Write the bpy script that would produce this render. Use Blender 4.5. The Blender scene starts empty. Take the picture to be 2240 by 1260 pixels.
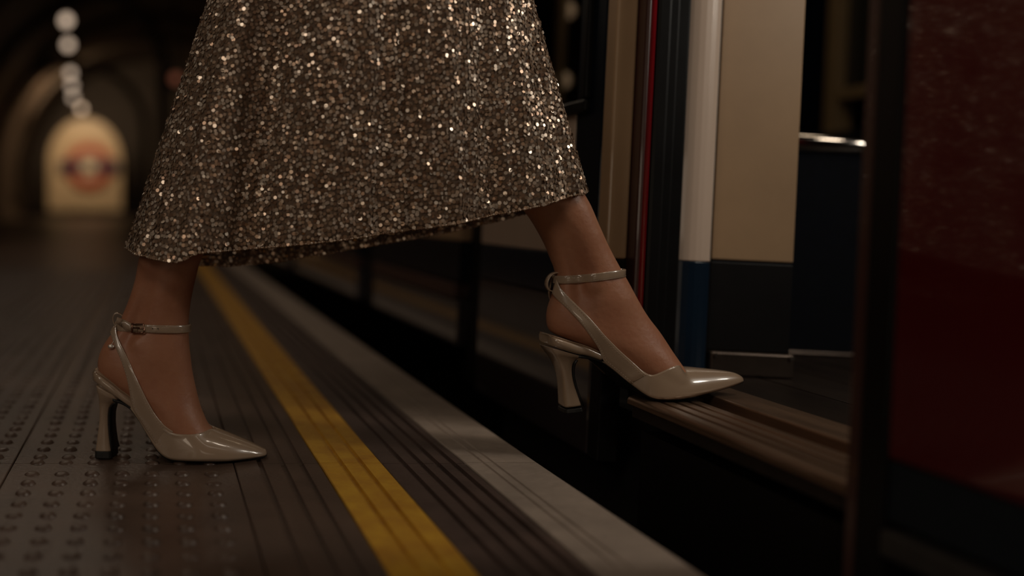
import bpy, bmesh, math, random
import numpy as np
from mathutils import Vector, Matrix
from mathutils.bvhtree import BVHTree

random.seed(5)
rng = np.random.default_rng(7)
SC = bpy.context.scene
COL = SC.collection
D = bpy.data

# ------------------------------------------------------------------ camera, world, lights, exposure
CAM_H = 0.318          # camera height above the platform
FPX = 2100.0           # focal length in pixels of the 2240 px wide frame
VX, VY = 342.0, 448.0  # where lines along the tracks vanish
cam_d = D.cameras.new('camera')
cam = D.objects.new('camera', cam_d)
COL.objects.link(cam)
cam.location = (0, 0, CAM_H)
cam.rotation_euler = (math.pi / 2, 0, 0)
cam_d.sensor_width = 36.0
cam_d.lens = 36.0 * FPX / 2240.0
cam_d.shift_x = (1120 - VX) / 2240.0
cam_d.shift_y = -(630 - VY) / 2240.0
cam_d.clip_start = 0.02
cam_d.clip_end = 200
cam_d.dof.use_dof = True
cam_d.dof.focus_distance = 1.175
cam_d.dof.aperture_fstop = 1.32
SC.camera = cam

SC.view_settings.view_transform = 'Standard'
SC.view_settings.look = 'None'
SC.view_settings.gamma = 1.0
SC.view_settings.exposure = 0.0
SC.view_settings.use_curve_mapping = False

world = D.worlds.new('tunnel_air')
SC.world = world
world.use_nodes = True
bg = world.node_tree.nodes['Background']
bg.inputs[0].default_value = (1.0, 0.82, 0.66, 1)
bg.inputs[1].default_value = 0.022


def area(name, loc, target, sx, sy, power, col, spread=180):
    l = D.lights.new(name, 'AREA')
    l.shape = 'RECTANGLE'
    l.size, l.size_y = sx, sy
    l.energy = power
    l.color = col
    l.spread = math.radians(spread)
    o = D.objects.new(name, l)
    COL.objects.link(o)
    o.location = loc
    d = Vector(target) - Vector(loc)
    o.rotation_euler = d.to_track_quat('-Z', 'Y').to_euler()
    return o


WARM = (1.0, 0.80, 0.60)
# strip lamps over the platform, behind and beside the photographer
area('platform_strip_lamp', (-0.9, -1.4, 2.7), (0.1, 1.1, 0.3), 1.6, 0.25, 10.0, (1.0, .86, .70))
area('platform_strip_lamp', (-0.9, 2.6, 2.8), (-0.2, 3.0, 0.0), 0.3, 2.4, 7.0, WARM)
area('platform_strip_lamp', (-1.0, 6.5, 2.8), (-0.6, 6.5, 0.0), 0.4, 2.4, 12.0, WARM)
# lamps in the ceiling of the train, shining out through the open door
area('train_ceiling_lamp', (1.35, 0.80, 1.95), (0.55, 1.2, 0.25), 0.3, 0.6, 7.0, (1.0, .85, .68))
area('train_ceiling_lamp', (1.5, 2.7, 1.95), (1.5, 2.7, 0.0), 0.3, 1.2, 3, (1.0, .80, .58))
# added light inside the train, level across the doorway, for glints on the skirt
area('skirt_glint_light', (1.75, 0.70, .95), (0.5, 1.15, 0.4), 0.16, 0.4, 4.0, (1.0, .92, .80))
# added fill from the left behind the photographer, brightens the skirt
area('skirt_fill_light', (-1.6, -0.8, 1.4), (0.15, 1.15, 0.35), 0.5, 0.6, 5.0, (1.0, .84, .68))
# added low fill behind the photographer, reaches the inside of the far hem
area('hem_fill_light', (-0.4, -2.2, .50), (0.4, 1.2, 0.25), 1.2, 0.4, 3.2, (1.0, .80, .60))


# ------------------------------------------------------------------ materials
def mat(name, col, rough=0.5, metal=0.0, coat=0.0, var=0.0, vscale=20.0, bump=0.0, bscale=60.0,
        emit=None, estr=0.0, sss=0.0, spec=0.5, stretch=None, col2=None, rvar=0.0, trans=0.0):
    m = D.materials.new(name)
    m.use_nodes = True
    nt = m.node_tree
    b = nt.nodes['Principled BSDF']
    b.inputs['Base Color'].default_value = (*col, 1)
    b.inputs['Roughness'].default_value = rough
    b.inputs['Metallic'].default_value = metal
    b.inputs['Coat Weight'].default_value = coat
    b.inputs['Coat Roughness'].default_value = 0.05
    b.inputs['Specular IOR Level'].default_value = spec
    if trans:
        b.inputs['Transmission Weight'].default_value = trans
    if emit:
        b.inputs['Emission Color'].default_value = (*emit, 1)
        b.inputs['Emission Strength'].default_value = estr
    if sss:
        b.inputs['Subsurface Weight'].default_value = sss
        b.inputs['Subsurface Radius'].default_value = (0.010, 0.004, 0.002)
        b.inputs['Subsurface Scale'].default_value = 0.6
    tc = nt.nodes.new('ShaderNodeTexCoord')
    mp = nt.nodes.new('ShaderNodeMapping')
    nt.links.new(tc.outputs['Object'], mp.inputs['Vector'])
    if stretch:
        mp.inputs['Scale'].default_value = stretch
    if var or rvar:
        n = nt.nodes.new('ShaderNodeTexNoise')
        n.inputs['Scale'].default_value = vscale
        n.inputs['Detail'].default_value = 6
        n.inputs['Roughness'].default_value = 0.65
        nt.links.new(mp.outputs[0], n.inputs['Vector'])
        if var:
            r = nt.nodes.new('ShaderNodeValToRGB')
            r.color_ramp.elements[0].position = 0.32
            r.color_ramp.elements[1].position = 0.68
            c2 = col2 or tuple(c * (1 - var) for c in col)
            r.color_ramp.elements[0].color = (*c2, 1)
            r.color_ramp.elements[1].color = (*col, 1)
            nt.links.new(n.outputs['Fac'], r.inputs['Fac'])
            nt.links.new(r.outputs['Color'], b.inputs['Base Color'])
        if rvar:
            mr = nt.nodes.new('ShaderNodeMapRange')
            mr.inputs['To Min'].default_value = max(0.02, rough - rvar)
            mr.inputs['To Max'].default_value = rough + rvar
            nt.links.new(n.outputs['Fac'], mr.inputs['Value'])
            nt.links.new(mr.outputs[0], b.inputs['Roughness'])
    if bump:
        n2 = nt.nodes.new('ShaderNodeTexNoise')
        n2.inputs['Scale'].default_value = bscale
        n2.inputs['Detail'].default_value = 5
        nt.links.new(mp.outputs[0], n2.inputs['Vector'])
        bp = nt.nodes.new('ShaderNodeBump')
        bp.inputs['Strength'].default_value = bump
        bp.inputs['Distance'].default_value = 0.002
        nt.links.new(n2.outputs['Fac'], bp.inputs['Height'])
        nt.links.new(bp.outputs[0], b.inputs['Normal'])
    return m


M = {}
M['tile'] = mat('brown_tactile_tile', (.10, .062, .045), .35, var=.45, vscale=9, bump=.3, bscale=160, rvar=.10, spec=.6)
M['ridge'] = mat('brown_ridged_tile', (.105, .066, .05), .45, var=.4, vscale=9, bump=.35, bscale=160, rvar=.1)
M['dark_ridge'] = mat('dark_worn_tile', (.085, .052, .042), .5, var=.5, vscale=14, bump=.4, bscale=140, rvar=.1)
M['yellow'] = mat('yellow_paint', (.60, .33, .028), .5, var=.35, vscale=22, bump=.5, bscale=130, col2=(.42, .19, .016))
M['white'] = mat('worn_white_edge', (.34, .27, .22), .6, var=.3, vscale=16, bump=.7, bscale=90)
M['pit'] = mat('track_bed', (.012, .011, .010), .9, var=.4, spec=.18)
M['vault'] = mat('tunnel_lining', (.07, .045, .030), .6, var=.4, vscale=1.5)
M['vault_rib'] = mat('tunnel_rib', (.055, .036, .022), .55, var=.3)
M['cream_wall'] = mat('cream_tiles', (.60, .46, .30), .35, var=.15, vscale=2)
M['black'] = mat('black_rubber', (.005, .0042, .004), .42, rvar=.1, vscale=10, spec=.18)
M['red'] = mat('red_gloss_paint', (.085, .005, .007), .10, coat=.7, var=.15, vscale=3)
M['door_edge'] = mat('red_door_edge', (.40, .012, .020), .25, coat=.6, var=.3, vscale=6)
M['cream'] = mat('cream_gloss_paint', (.42, .272, .155), .4, coat=.25, var=.12, vscale=7, bump=.05, bscale=30)
M['white_paint'] = mat('white_gloss_paint', (.66, .51, .41), .36, coat=.35, var=.10, vscale=6, stretch=(1, 1, .3))
M['blue'] = mat('blue_gloss_paint', (.005, .016, .034), .3, coat=.4, var=.2, vscale=8)
M['navy'] = mat('dark_navy_paint', (.003, .006, .013), .4, coat=.2, var=.2, spec=.18)
M['lower'] = mat('dark_lower_bodywork', (.035, .026, .028), .10, coat=1.0, spec=.9, var=.25, vscale=2.5, bump=.05, bscale=5)
M['skirting'] = mat('dark_blue_skirting', (.010, .014, .018), .6, var=.3, spec=.18)
M['grey_step'] = mat('grey_step_bar', (.035, .030, .026), .6, var=.4, vscale=30)
M['screen_low'] = mat('black_screen_panel', (.007, .006, .006), .5, var=.2, spec=.18)
M['bronze'] = mat('worn_bronze_tread', (.30, .19, .125), .38, metal=.8, var=.45, vscale=26, stretch=(1, .12, 1), bump=.3, bscale=120, rvar=.12)
M['sill_dark'] = mat('dark_sill_beam', (.035, .022, .016), .45, metal=.5, var=.5, vscale=30)
M['bronze_dk'] = mat('dark_bronze', (.10, .065, .05), .42, metal=.6, var=.5, vscale=30)
M['frame_brown'] = mat('brown_frame_edge', (.055, .020, .015), .35, coat=.3, var=.3)
M['steel'] = mat('polished_steel', (.62, .57, .52), .12, metal=1, rvar=.03)
M['kick'] = mat('brushed_kick_plate', (.13, .095, .075), .35, metal=.8, var=.4, vscale=12)
M['train_floor'] = mat('dark_plank_floor', (.018, .012, .009), .40, var=.5, vscale=18, stretch=(1, .2, 1), bump=.6, bscale=40, spec=.18)
M['tan'] = mat('tan_window_frame', (.22, .15, .075), .5, var=.15)
M['glass'] = mat('dark_window_glass', (.03, .028, .022), .06, spec=.8, var=.3, vscale=4)
M['clear_glass'] = mat('tinted_window_glass', (.45, .42, .36), .02, spec=.5, trans=1.0)
M['reflection_glow'] = mat('lamp_reflection_glow', (.8, .7, .6), .5, emit=(1.0, .66, .42), estr=.2)  # glow of the globes that stand for reflected lamps
M['seat'] = mat('dark_blue_moquette', (.0015, .0025, .006), .9, var=.4, vscale=40, spec=.18)
M['lamp'] = mat('lit_lamp_glass', (.8, .7, .6), .5, emit=(1.0, .74, .54), estr=1.0)
M['lamp_warm'] = mat('lit_amber_lamp_glass', (.8, .6, .4), .5, emit=(1.0, .50, .28), estr=.5)
M['roundel_red'] = mat('red_enamel', (.42, .085, .04), .4)
M['roundel_blue'] = mat('blue_enamel', (.02, .02, .06), .4)
M['roundel_white'] = mat('white_enamel', (.62, .52, .40), .4)
M['skin'] = mat('skin', (.40, .185, .105), .45, var=.1, vscale=30, bump=.25, bscale=150, sss=.12, spec=.35, col2=(.34, .14, .078))
M['patent'] = mat('beige_patent_leather', (.36, .255, .175), .28, coat=1.0, spec=.6, var=.06, vscale=25)
M['insole'] = mat('tan_insole_leather', (.30, .19, .12), .45)
M['sole'] = mat('black_outsole', (.010, .009, .008), .5)
M['stitch'] = mat('pale_stitching', (.42, .32, .24), .6)
M['pin_hole'] = mat('dark_strap_hole', (.03, .015, .01), .8)
M['gunmetal'] = mat('bronze_buckle_metal', (.30, .17, .12), .25, metal=1)
M['crystal'] = mat('clear_bead', (.75, .68, .60), .12, spec=.9, metal=.6)
M['lining'] = mat('brown_skirt_lining', (.15, .095, .060), .75, var=.3, vscale=60)


def sequin_material():
    m = D.materials.new('champagne_sequins')
    m.use_nodes = True
    nt = m.node_tree
    b = nt.nodes['Principled BSDF']
    g = nt.nodes.new('ShaderNodeNewGeometry')
    r = nt.nodes.new('ShaderNodeValToRGB')
    e = r.color_ramp.elements
    e[0].position = 0.0
    e[0].color = (.24, .14, .088, 1)
    e[1].position = 1.0
    e[1].color = (.86, .73, .60, 1)
    k = e.new(.5)
    k.color = (.42, .285, .19, 1)
    nt.links.new(g.outputs['Random Per Island'], r.inputs['Fac'])
    nt.links.new(r.outputs['Color'], b.inputs['Base Color'])
    b.inputs['Metallic'].default_value = .50
    b.inputs['Roughness'].default_value = .27
    return m


M['sequin'] = sequin_material()


# ------------------------------------------------------------------ helpers
def P(px, py, d):
    """Point of the place seen at pixel (px, py) at the distance d along the platform."""
    return Vector(((px - VX) * d / FPX, d, CAM_H - (py - VY) * d / FPX))


def link(name, me, m, parent=None, smooth=False):
    o = D.objects.new(name, me)
    COL.objects.link(o)
    for mm in (m if isinstance(m, (list, tuple)) else [m]):
        if mm is not None:
            me.materials.append(mm)
    if smooth:
        me.polygons.foreach_set('use_smooth', [True] * len(me.polygons))
    if parent is not None:
        o.parent = parent
        # parents stand at their own place; meshes are written in place coordinates
        o.matrix_parent_inverse = Matrix.Identity(4)
    return o


def obj(name, bm, m, parent=None, smooth=False, bevel=0, origin=None, rec=True):
    if rec:
        bmesh.ops.recalc_face_normals(bm, faces=bm.faces)
    me = D.meshes.new(name)
    if origin is not None:
        bmesh.ops.translate(bm, verts=bm.verts, vec=-Vector(origin))
    bm.to_mesh(me)
    bm.free()
    o = link(name, me, m, parent, smooth)
    if bevel:
        md = o.modifiers.new('bevel', 'BEVEL')
        md.width = bevel
        md.segments = 2
        md.limit_method = 'ANGLE'
    return o


def box(bm, x0, x1, y0, y1, z0, z1):
    v = [bm.verts.new(p) for p in ((x0, y0, z0), (x1, y0, z0), (x1, y1, z0), (x0, y1, z0),
                                   (x0, y0, z1), (x1, y0, z1), (x1, y1, z1), (x0, y1, z1))]
    for f in ((0, 3, 2, 1), (4, 5, 6, 7), (0, 1, 5, 4), (1, 2, 6, 5), (2, 3, 7, 6), (3, 0, 4, 7)):
        bm.faces.new([v[i] for i in f])


def boxes(*args):
    bm = bmesh.new()
    for a in args:
        box(bm, *a)
    return bm


def extrude_profile(bm, pts, y0, y1):
    """pts: closed outline in x,z, extruded along y."""
    a = [bm.verts.new((x, y0, z)) for x, z in pts]
    b = [bm.verts.new((x, y1, z)) for x, z in pts]
    n = len(pts)
    for i in range(n):
        j = (i + 1) % n
        bm.faces.new((a[i], a[j], b[j], b[i]))
    bm.faces.new(a[::-1])
    bm.faces.new(b)


def loft(bm, rings, cap=True, closed=True):
    vr = [[bm.verts.new(p) for p in r] for r in rings]
    n = len(rings[0])
    for i in range(len(vr) - 1):
        for j in range(n if closed else n - 1):
            k = (j + 1) % n
            bm.faces.new((vr[i][j], vr[i][k], vr[i + 1][k], vr[i + 1][j]))
    if cap and closed:
        bm.faces.new(vr[0][::-1])
        bm.faces.new(vr[-1])
    return vr


def tube(bm, pts, r, n=8, closed=False):
    pts = [Vector(p) for p in pts]
    rings = []
    N = len(pts)
    for i, p in enumerate(pts):
        if closed:
            t = (pts[(i + 1) % N] - pts[i - 1]).normalized()
        else:
            t = (pts[min(i + 1, N - 1)] - pts[max(i - 1, 0)]).normalized()
        up = Vector((0, 0, 1)) if abs(t.z) < .9 else Vector((1, 0, 0))
        a = t.cross(up).normalized()
        b = a.cross(t)
        rr = r[i] if isinstance(r, (list, tuple)) else r
        rings.append([p + a * rr * math.cos(2 * math.pi * k / n) + b * rr * math.sin(2 * math.pi * k / n) for k in range(n)])
    if closed:
        rings.append(rings[0])
    loft(bm, rings, cap=not closed)
    if closed:
        bmesh.ops.remove_doubles(bm, verts=bm.verts, dist=1e-6)


def sphere(bm, c, r, seg=16, sc=(1, 1, 1)):
    mt = Matrix.Translation(c) @ Matrix.Diagonal((*sc, 1))
    bmesh.ops.create_uvsphere(bm, u_segments=seg, v_segments=max(6, seg // 2), radius=r, matrix=mt)


def cyl(bm, p0, p1, r, n=16):
    tube(bm, [p0, p1], r, n)


def tag(o, label=None, cat=None, group=None, kind=None):
    if label:
        o['label'] = label
    if cat:
        o['category'] = cat
    if group:
        o['group'] = group
    if kind:
        o['kind'] = kind
    return o


def struct(name, bm, m, label=None, **k):
    o = obj(name, bm, m, **k)
    return tag(o, label, kind='structure')


def catmull(xs, ys, n):
    """smooth resample of a table"""
    xs = np.array(xs, float)
    ys = np.array(ys, float)
    out = []
    N = len(xs)
    for i in range(N - 1):
        p0, p1, p2, p3 = ys[max(i - 1, 0)], ys[i], ys[i + 1], ys[min(i + 2, N - 1)]
        for k in range(n):
            t = k / n
            out.append(0.5 * ((2 * p1) + (-p0 + p2) * t + (2 * p0 - 5 * p1 + 4 * p2 - p3) * t * t + (-p0 + 3 * p1 - 3 * p2 + p3) * t ** 3))
    out.append(ys[-1])
    return np.array(out)


# ------------------------------------------------------------------ the platform
EDGE = .469
Y0, Y1 = -3.0, 29.0
joints = [Y0]
y = -2.92
while y < 7:
    joints.append(y)
    y += .41
# one cross joint lies at 1.18 m
off = min((j - 1.18 for j in joints[1:]), key=abs)
joints = [joints[0]] + [j - off for j in joints[1:]] + [Y1]


def strip(name, x0, x1, grooves, m, label, z=0.0, gw=.0042, gd=.0032, base=-.06, chamf=.0010):
    """a strip of slabs along the platform with grooves in it"""
    top = [(x0 + chamf * .8, z - chamf), ]
    top = [(x0 + .0006, z - chamf), (x0 + .0006 + chamf, z)]
    for g in grooves:
        top += [(g - gw / 2 - .0012, z), (g - gw / 2, z - gd), (g + gw / 2, z - gd), (g + gw / 2 + .0012, z)]
    top += [(x1 - .0006 - chamf, z), (x1 - .0006, z - chamf)]
    pts = [(x0 + .0006, base)] + top + [(x1 - .0006, base)]
    bm = bmesh.new()
    for a, b in zip(joints[:-1], joints[1:]):
        extrude_profile(bm, pts, a + .0008, b - .0008)
    return bm


def slab_floor():
    bm = bmesh.new()
    # tiles with domes, each .264 wide
    edges = [-3.5, -2.29, -2.03, -1.76, -1.50, -1.234, -.970, -.706, -.441, -.176, .095]
    for xa, xb in zip(edges[:-1], edges[1:]):
        b2 = strip('x', xa, xb, [], None, '', gd=.002)
        me = D.meshes.new('t')
        b2.to_mesh(me)
        b2.free()
        bm.from_mesh(me)
        D.meshes.remove(me)
    b2 = strip('x', .095, .200, [.1275, .155, .1775], None, '')
    me = D.meshes.new('t')
    b2.to_mesh(me)
    b2.free()
    bm.from_mesh(me)
    D.meshes.remove(me)
    cols = []
    for e in edges[4:-1]:
        cols += [e + .030 + .0352 * k for k in range(7)]
    # domes
    rows = np.arange(.30, 4.6, .0378)
    prof = [(.0092, 0.0), (.0078, .0022), (.0054, .0036), (.0024, .0042)]
    for cx in cols:
        if cx > .08:
            continue
        for i, cy in enumerate(rows):
            if abs(cx) / max(cy, .3) > .65:
                continue
            if min(abs(cy - j) for j in joints) < .011:
                cy += .012
            wear = random.uniform(.7, 1.05)
            jx = random.uniform(-.0008, .0008)
            n = 10
            rr = []
            for r_, z_ in prof:
                rr.append([bm.verts.new((cx + jx + r_ * math.cos(2 * math.pi * k / n), cy + r_ * math.sin(2 * math.pi * k / n), z_ * wear)) for k in range(n)])
            for q in range(3):
                for k in range(n):
                    l = (k + 1) % n
                    f = bm.faces.new((rr[q][k], rr[q][l], rr[q + 1][l], rr[q + 1][k]))
                    f.smooth = True
            bm.faces.new(rr[-1]).smooth = True
    return bm


struct('floor', slab_floor(), M['tile'], 'brown tactile tiles with small raised domes', rec=False)
struct('trim_1', strip('y', .200, .2775, [.2270, .2520], M['yellow'], '', z=.0006), M['yellow'], 'yellow painted line with two grooves running along the platform')
struct('trim_2', strip('d', .2775, .379, [.304, .3250, .345, .365], M['dark_ridge'], '', gw=.005, gd=.004), M['dark_ridge'], 'dark ridged tiles between the yellow line and the pale edge')
bm = strip('w', .379, EDGE, [.402, .4145], M['white'], '', z=.001, gw=.0016, gd=.0015, base=-.08)
struct('trim_3', bm, M['white'], 'pale worn edge strip of the platform')
struct('wall_platform', boxes((-3.5, .440, Y0, Y1, -1.1, -.0601)), M['pit'])
struct('floor_track', boxes((.44, 3.9, Y0, Y1, -1.2, -1.1)), M['pit'])
tag(obj('rail', boxes((.98, 1.05, Y0, Y1, -1.1, -.96)), M['bronze_dk'], bevel=.01), 'dull running rail under the train, nearer the platform', 'rail')

# tunnel shell
VC = (-.05, .9)
VR = 3.6


def vault():
    bm = bmesh.new()
    rings = []
    for yy in np.linspace(Y0, Y1, 33):
        r = []
        for k in range(41):
            a = math.radians(-34 + 248 * k / 40)
            r.append((VC[0] + VR * math.cos(a), yy, VC[1] + VR * math.sin(a)))
        rings.append(r)
    loft(bm, rings, cap=False, closed=False)
    return bm


o = struct('ceiling', vault(), M['vault'], 'dark curved tunnel lining', smooth=True, rec=False)
md = o.modifiers.new('thick', 'SOLIDIFY')
md.thickness = .15
md.offset = -1

bm = bmesh.new()
for yy in (6, 9, 12, 15, 18, 21, 24):
    pts = [(VC[0] + (VR - .06) * math.cos(math.radians(a)), yy, VC[1] + (VR - .06) * math.sin(math.radians(a))) for a in range(-14, 195, 6)]
    tube(bm, pts, .09, 6)
struct('trim_4', bm, M['vault_rib'], 'ribs of the tunnel lining', smooth=True)
struct('wall_back', boxes((-3.9, 3.9, Y0 - .2, Y0, -1.2, 4.7)), M['vault'])
struct('wall_far', boxes((-3.9, 3.9, 28.0, 28.2, -1.2, 4.7)), M['vault'])
# the platform ends in a dark headwall with an arched lit passage mouth


def arched(x0, x1, z0, zs, zt, y0, y1):
    bm = bmesh.new()
    pts = [(x0, z0), (x1, z0), (x1, zs)]
    cx, a, b = (x0 + x1) / 2, (x1 - x0) / 2, zt - zs
    for k in range(1, 24):
        t = math.pi * k / 24
        pts.append((cx + a * math.cos(t), zs + b * math.sin(t)))
    pts.append((x0, zs))
    f = bm.faces.new([bm.verts.new((x, y0, z)) for x, z in pts])
    r = bmesh.ops.extrude_face_region(bm, geom=[f])
    bmesh.ops.translate(bm, verts=[v for v in r['geom'] if isinstance(v, bmesh.types.BMVert)], vec=(0, y1 - y0, 0))
    return bm


FW = 25.4
struct('wall_passage', arched(-2.86, -.92, .17, 1.45, 2.60, FW, FW + .3), M['cream_wall'], 'lit cream wall at the end of the platform, rounded on top')
bm = boxes((-3.5, .45, FW - .25, FW + .1, 0.0, .17))
struct('baseboard_far', bm, M['black'], 'black base of the end wall')
# arch mouldings in front
bm = bmesh.new()
for (cx, rx, zt, yy, rr) in ((-1.9, 1.65, 3.4, 21.0, .10), (-1.85, 1.95, 3.8, 14.5, .10)):
    pts = [(cx - rx, yy, 0.0)] + [(cx - rx * math.cos(math.radians(a)), yy, zt - 1.4 + 1.4 * math.sin(math.radians(a))) for a in range(0, 181, 9)] + [(cx + rx, yy, 0.0)]
    tube(bm, pts, rr, 6)
struct('trim_5', bm, M['vault_rib'], 'faint arch mouldings round the end of the platform', smooth=True)

# the round sign on the end wall
SY = FW - .06
sc = (195 - VX) * SY / FPX, CAM_H - (364 - VY) * SY / FPX
sign = D.objects.new('station_sign', None)
COL.objects.link(sign)
sign.location = (sc[0], SY, sc[1])
tag(sign, 'blurred round station sign with red ring and dark blue bar on the lit end wall', 'sign')


def ring_bm(r0, r1, y0, y1, n=48):
    bm = bmesh.new()
    rr = []
    for (r, yy) in ((r0, y0), (r1, y0), (r1, y1), (r0, y1)):
        rr.append([bm.verts.new((r * math.cos(2 * math.pi * k / n), yy, r * math.sin(2 * math.pi * k / n))) for k in range(n)])
    for i in range(4):
        for k in range(n):
            l = (k + 1) % n
            bm.faces.new((rr[i][k], rr[i][l], rr[(i + 1) % 4][l], rr[(i + 1) % 4][k]))
    return bm


obj('ring', ring_bm(.36, .62, -.03, .03), M['roundel_red'], sign)
bm = bmesh.new()
cyl(bm, (0, .0, 0), (0, .04, 0), .37, 40)
obj('disc', bm, M['roundel_white'], sign)
obj('bar', boxes((-.78, .78, -.06, -.02, -.15, .15)), M['roundel_blue'], sign, bevel=.01)
obj('bar_lettering', boxes((-.20, .20, -.068, -.058, -.10, .10)), M['roundel_white'], sign)
obj('wall_mount', boxes((-.1, .1, .03, .075, -.3, .3)), M['black'], sign)

# row of globe lamps under the vault
lamps = [(145, 45, 13.5), (149, 98, 15.5), (154, 160, 18.2), (157, 188, 20.2), (160, 213, 22.2), (178, 238, 24.6)]
words_ = ['nearest', 'second nearest', 'third nearest', 'fourth nearest', 'fifth nearest', 'farthest and lowest']
for (px, py, d), w_ in zip(lamps, words_):
    p = P(px, py, d)
    L = D.objects.new('tunnel_lamp', None)
    COL.objects.link(L)
    L.location = p
    tag(L, f'round glowing lamp hanging over the platform, {w_} of the row of six', 'lamp', 'lamps hanging in the tunnel')
    bm = bmesh.new()
    sphere(bm, (0, 0, 0), .075, 20)
    obj('globe', bm, M['lamp'], L, smooth=True)
    zc = VC[1] + math.sqrt(VR ** 2 - (p.x - VC[0]) ** 2)
    bm = bmesh.new()
    cyl(bm, (0, 0, .1), (0, 0, zc - p.z + .02), .015, 8)
    obj('rod', bm, M['black'], L)
    bm = bmesh.new()
    tube(bm, [(0, 0, .09), (0, 0, .14)], [.07, .03], 12)
    obj('cap', bm, M['black'], L)
area('end_wall_lamp', (-1.9, FW - 2.6, 3.2), (-1.9, FW, 1.1), 1.6, .2, 62, (1.0, .72, .44))
# dim red signal lamp left of the skirt
p = P(384, 172, 9.0)
L = D.objects.new('signal_lamp', None)
COL.objects.link(L)
L.location = p
tag(L, 'small dim reddish lamp in the dark tunnel just left of the skirt', 'lamp')
bm = bmesh.new()
sphere(bm, (0, 0, 0), .05, 14)
mm = mat('dim_red_lamp_glass', (.5, .2, .1), .5, emit=(1, .32, .18), estr=.10)
obj('lens', bm, mm, L, smooth=True)
bm = boxes((-.07, .07, .02, .1, -.09, .09))
obj('housing', bm, M['black'], L, bevel=.01)
bm = bmesh.new()
cyl(bm, (0, .06, .08), (0, .06, VC[1] + math.sqrt(VR ** 2 - (p.x - VC[0]) ** 2) - p.z + .02), .015, 8)
obj('rod', bm, M['black'], L)

# ------------------------------------------------------------------ the train
CANT = math.radians(2.75)
PIV = Vector((.60, 1.2, .10))


def carriage(label):
    t = D.objects.new('train_carriage', None)
    COL.objects.link(t)
    t.location = PIV
    t.rotation_euler = (0, CANT, 0)
    tag(t, label, 'train carriage')
    return t


def tpart(name, bm, m, parent, **k):
    return obj(name, bm, m, parent, origin=PIV if parent.parent is None else None, **k)


def sub(name, bm, m, part, **k):
    bmesh.ops.recalc_face_normals(bm, faces=bm.faces)
    return obj(name, bm, m, part, origin=PIV, **k)


T = carriage('red, cream and blue train carriage with its door open, standing at the platform')
ZW = .246     # height of the line where cream changes to blue
ZT = 2.05
XB = .602     # outer face of the body
# sill and treads
sill_prof = [(.592, .068), (.592, .0740), (.5945, .0775), (.599, .079), (.612, .079), (.613, .0755), (.617, .0755), (.618, .079),
             (.632, .079), (.633, .0762), (.637, .0762), (.638, .079), (.652, .079), (.653, .0762), (.657, .0762), (.658, .079), (.672, .079), (.674, .072), (.690, .072), (.690, .068)]
bm = bmesh.new()
extrude_profile(bm, sill_prof, .821, 1.205)
tpart('door_sill', bm, M['bronze'], T, bevel=.0012)
bm = boxes((.640, .690, 1.206, 1.300, .052, .079))
tpart('door_sill', bm, M['bronze_dk'], T, bevel=.0012)
bm = boxes((.598, .690, .821, 1.203, .052, .0675))
tpart('sill_beam', bm, M['sill_dark'], T, bevel=.001)
bm = boxes((.6905, .7530, .821, 1.36, .052, .0855), )
tpart('inner_tread', bm, M['bronze'], T, bevel=.002)
bm = bmesh.new()
xs = np.linspace(.7545, 2.35, 15)
for a, b in zip(xs[:-1], xs[1:]):
    box(bm, a, b - .004, -3.0, 1.795, .055, .0825)
tpart('train_floor', bm, M['train_floor'], T, bevel=.001)
tpart('underframe', boxes((.66, 2.35, -3.0, 1.795, -.20, .0355)), M['pit'], T)
bm = boxes((.612, .655, .821, 1.205, -.16, .035))
tpart('sole_bar', bm, M['black'], T)

# far side of the doorway, from outside in
J = 1.30
tpart('door_pillar', boxes((.602, .6300, J, J + .03, ZW, ZT)), M['cream'], T, bevel=.003)
tpart('door_pillar', boxes((.602, .6300, J, J + .03, -.03, ZW - .001)), M['screen_low'], T, bevel=.002)
bm = boxes((.6305, .6375, J - .022, J + .03, .085, ZT - .02))
tpart('door_leaf', bm, M['frame_brown'], T, bevel=.003)
bm = bmesh.new()
tube(bm, [(.6430, J - .012, .085), (.6430, J - .012, ZT - .02)], .0052, 14)
tpart('door_leaf', bm, M['door_edge'], T, smooth=True)
tpart('door_seal', boxes((.6490, .6700, J - .014, J + .05, .0862, ZT)), M['black'], T, bevel=.005)
tpart('door_seal', boxes((.6715, .6900, J + .004, J + .05, .0862, ZT)), M['black'], T, bevel=.004)
tpart('door_seal', boxes((.6910, .7215, J + .035, J + .062, .0862, ZT)), M['black'], T, bevel=.004)
# painted jamb post: cream above, blue below
bm = bmesh.new()


def jamb_post(z0, z1):
    bm = bmesh.new()
    pts = []
    for k in range(9):
        t = k / 8
        pts.append((.7225 + .066 * t, J + .058 + .012 * (2 * t - 1) ** 2 + (.020 if k in (0, 8) else 0)))
    a = [bm.verts.new((x, y_, z0)) for x, y_ in pts] + [bm.verts.new((.7885, J + .11, z0)), bm.verts.new((.7225, J + .11, z0))]
    b = [bm.verts.new((v.co.x, v.co.y, z1)) for v in a]
    n = len(a)
    for i in range(n):
        j = (i + 1) % n
        bm.faces.new((a[i], a[j], b[j], b[i]))
    bm.faces.new(a)
    bm.faces.new(b[::-1])
    return bm


tpart('jamb_post', jamb_post(ZW, ZT), M['white_paint'], T, bevel=.001)
tpart('jamb_post', jamb_post(.0865, ZW - .0008), M['blue'], T, bevel=.001)
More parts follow.
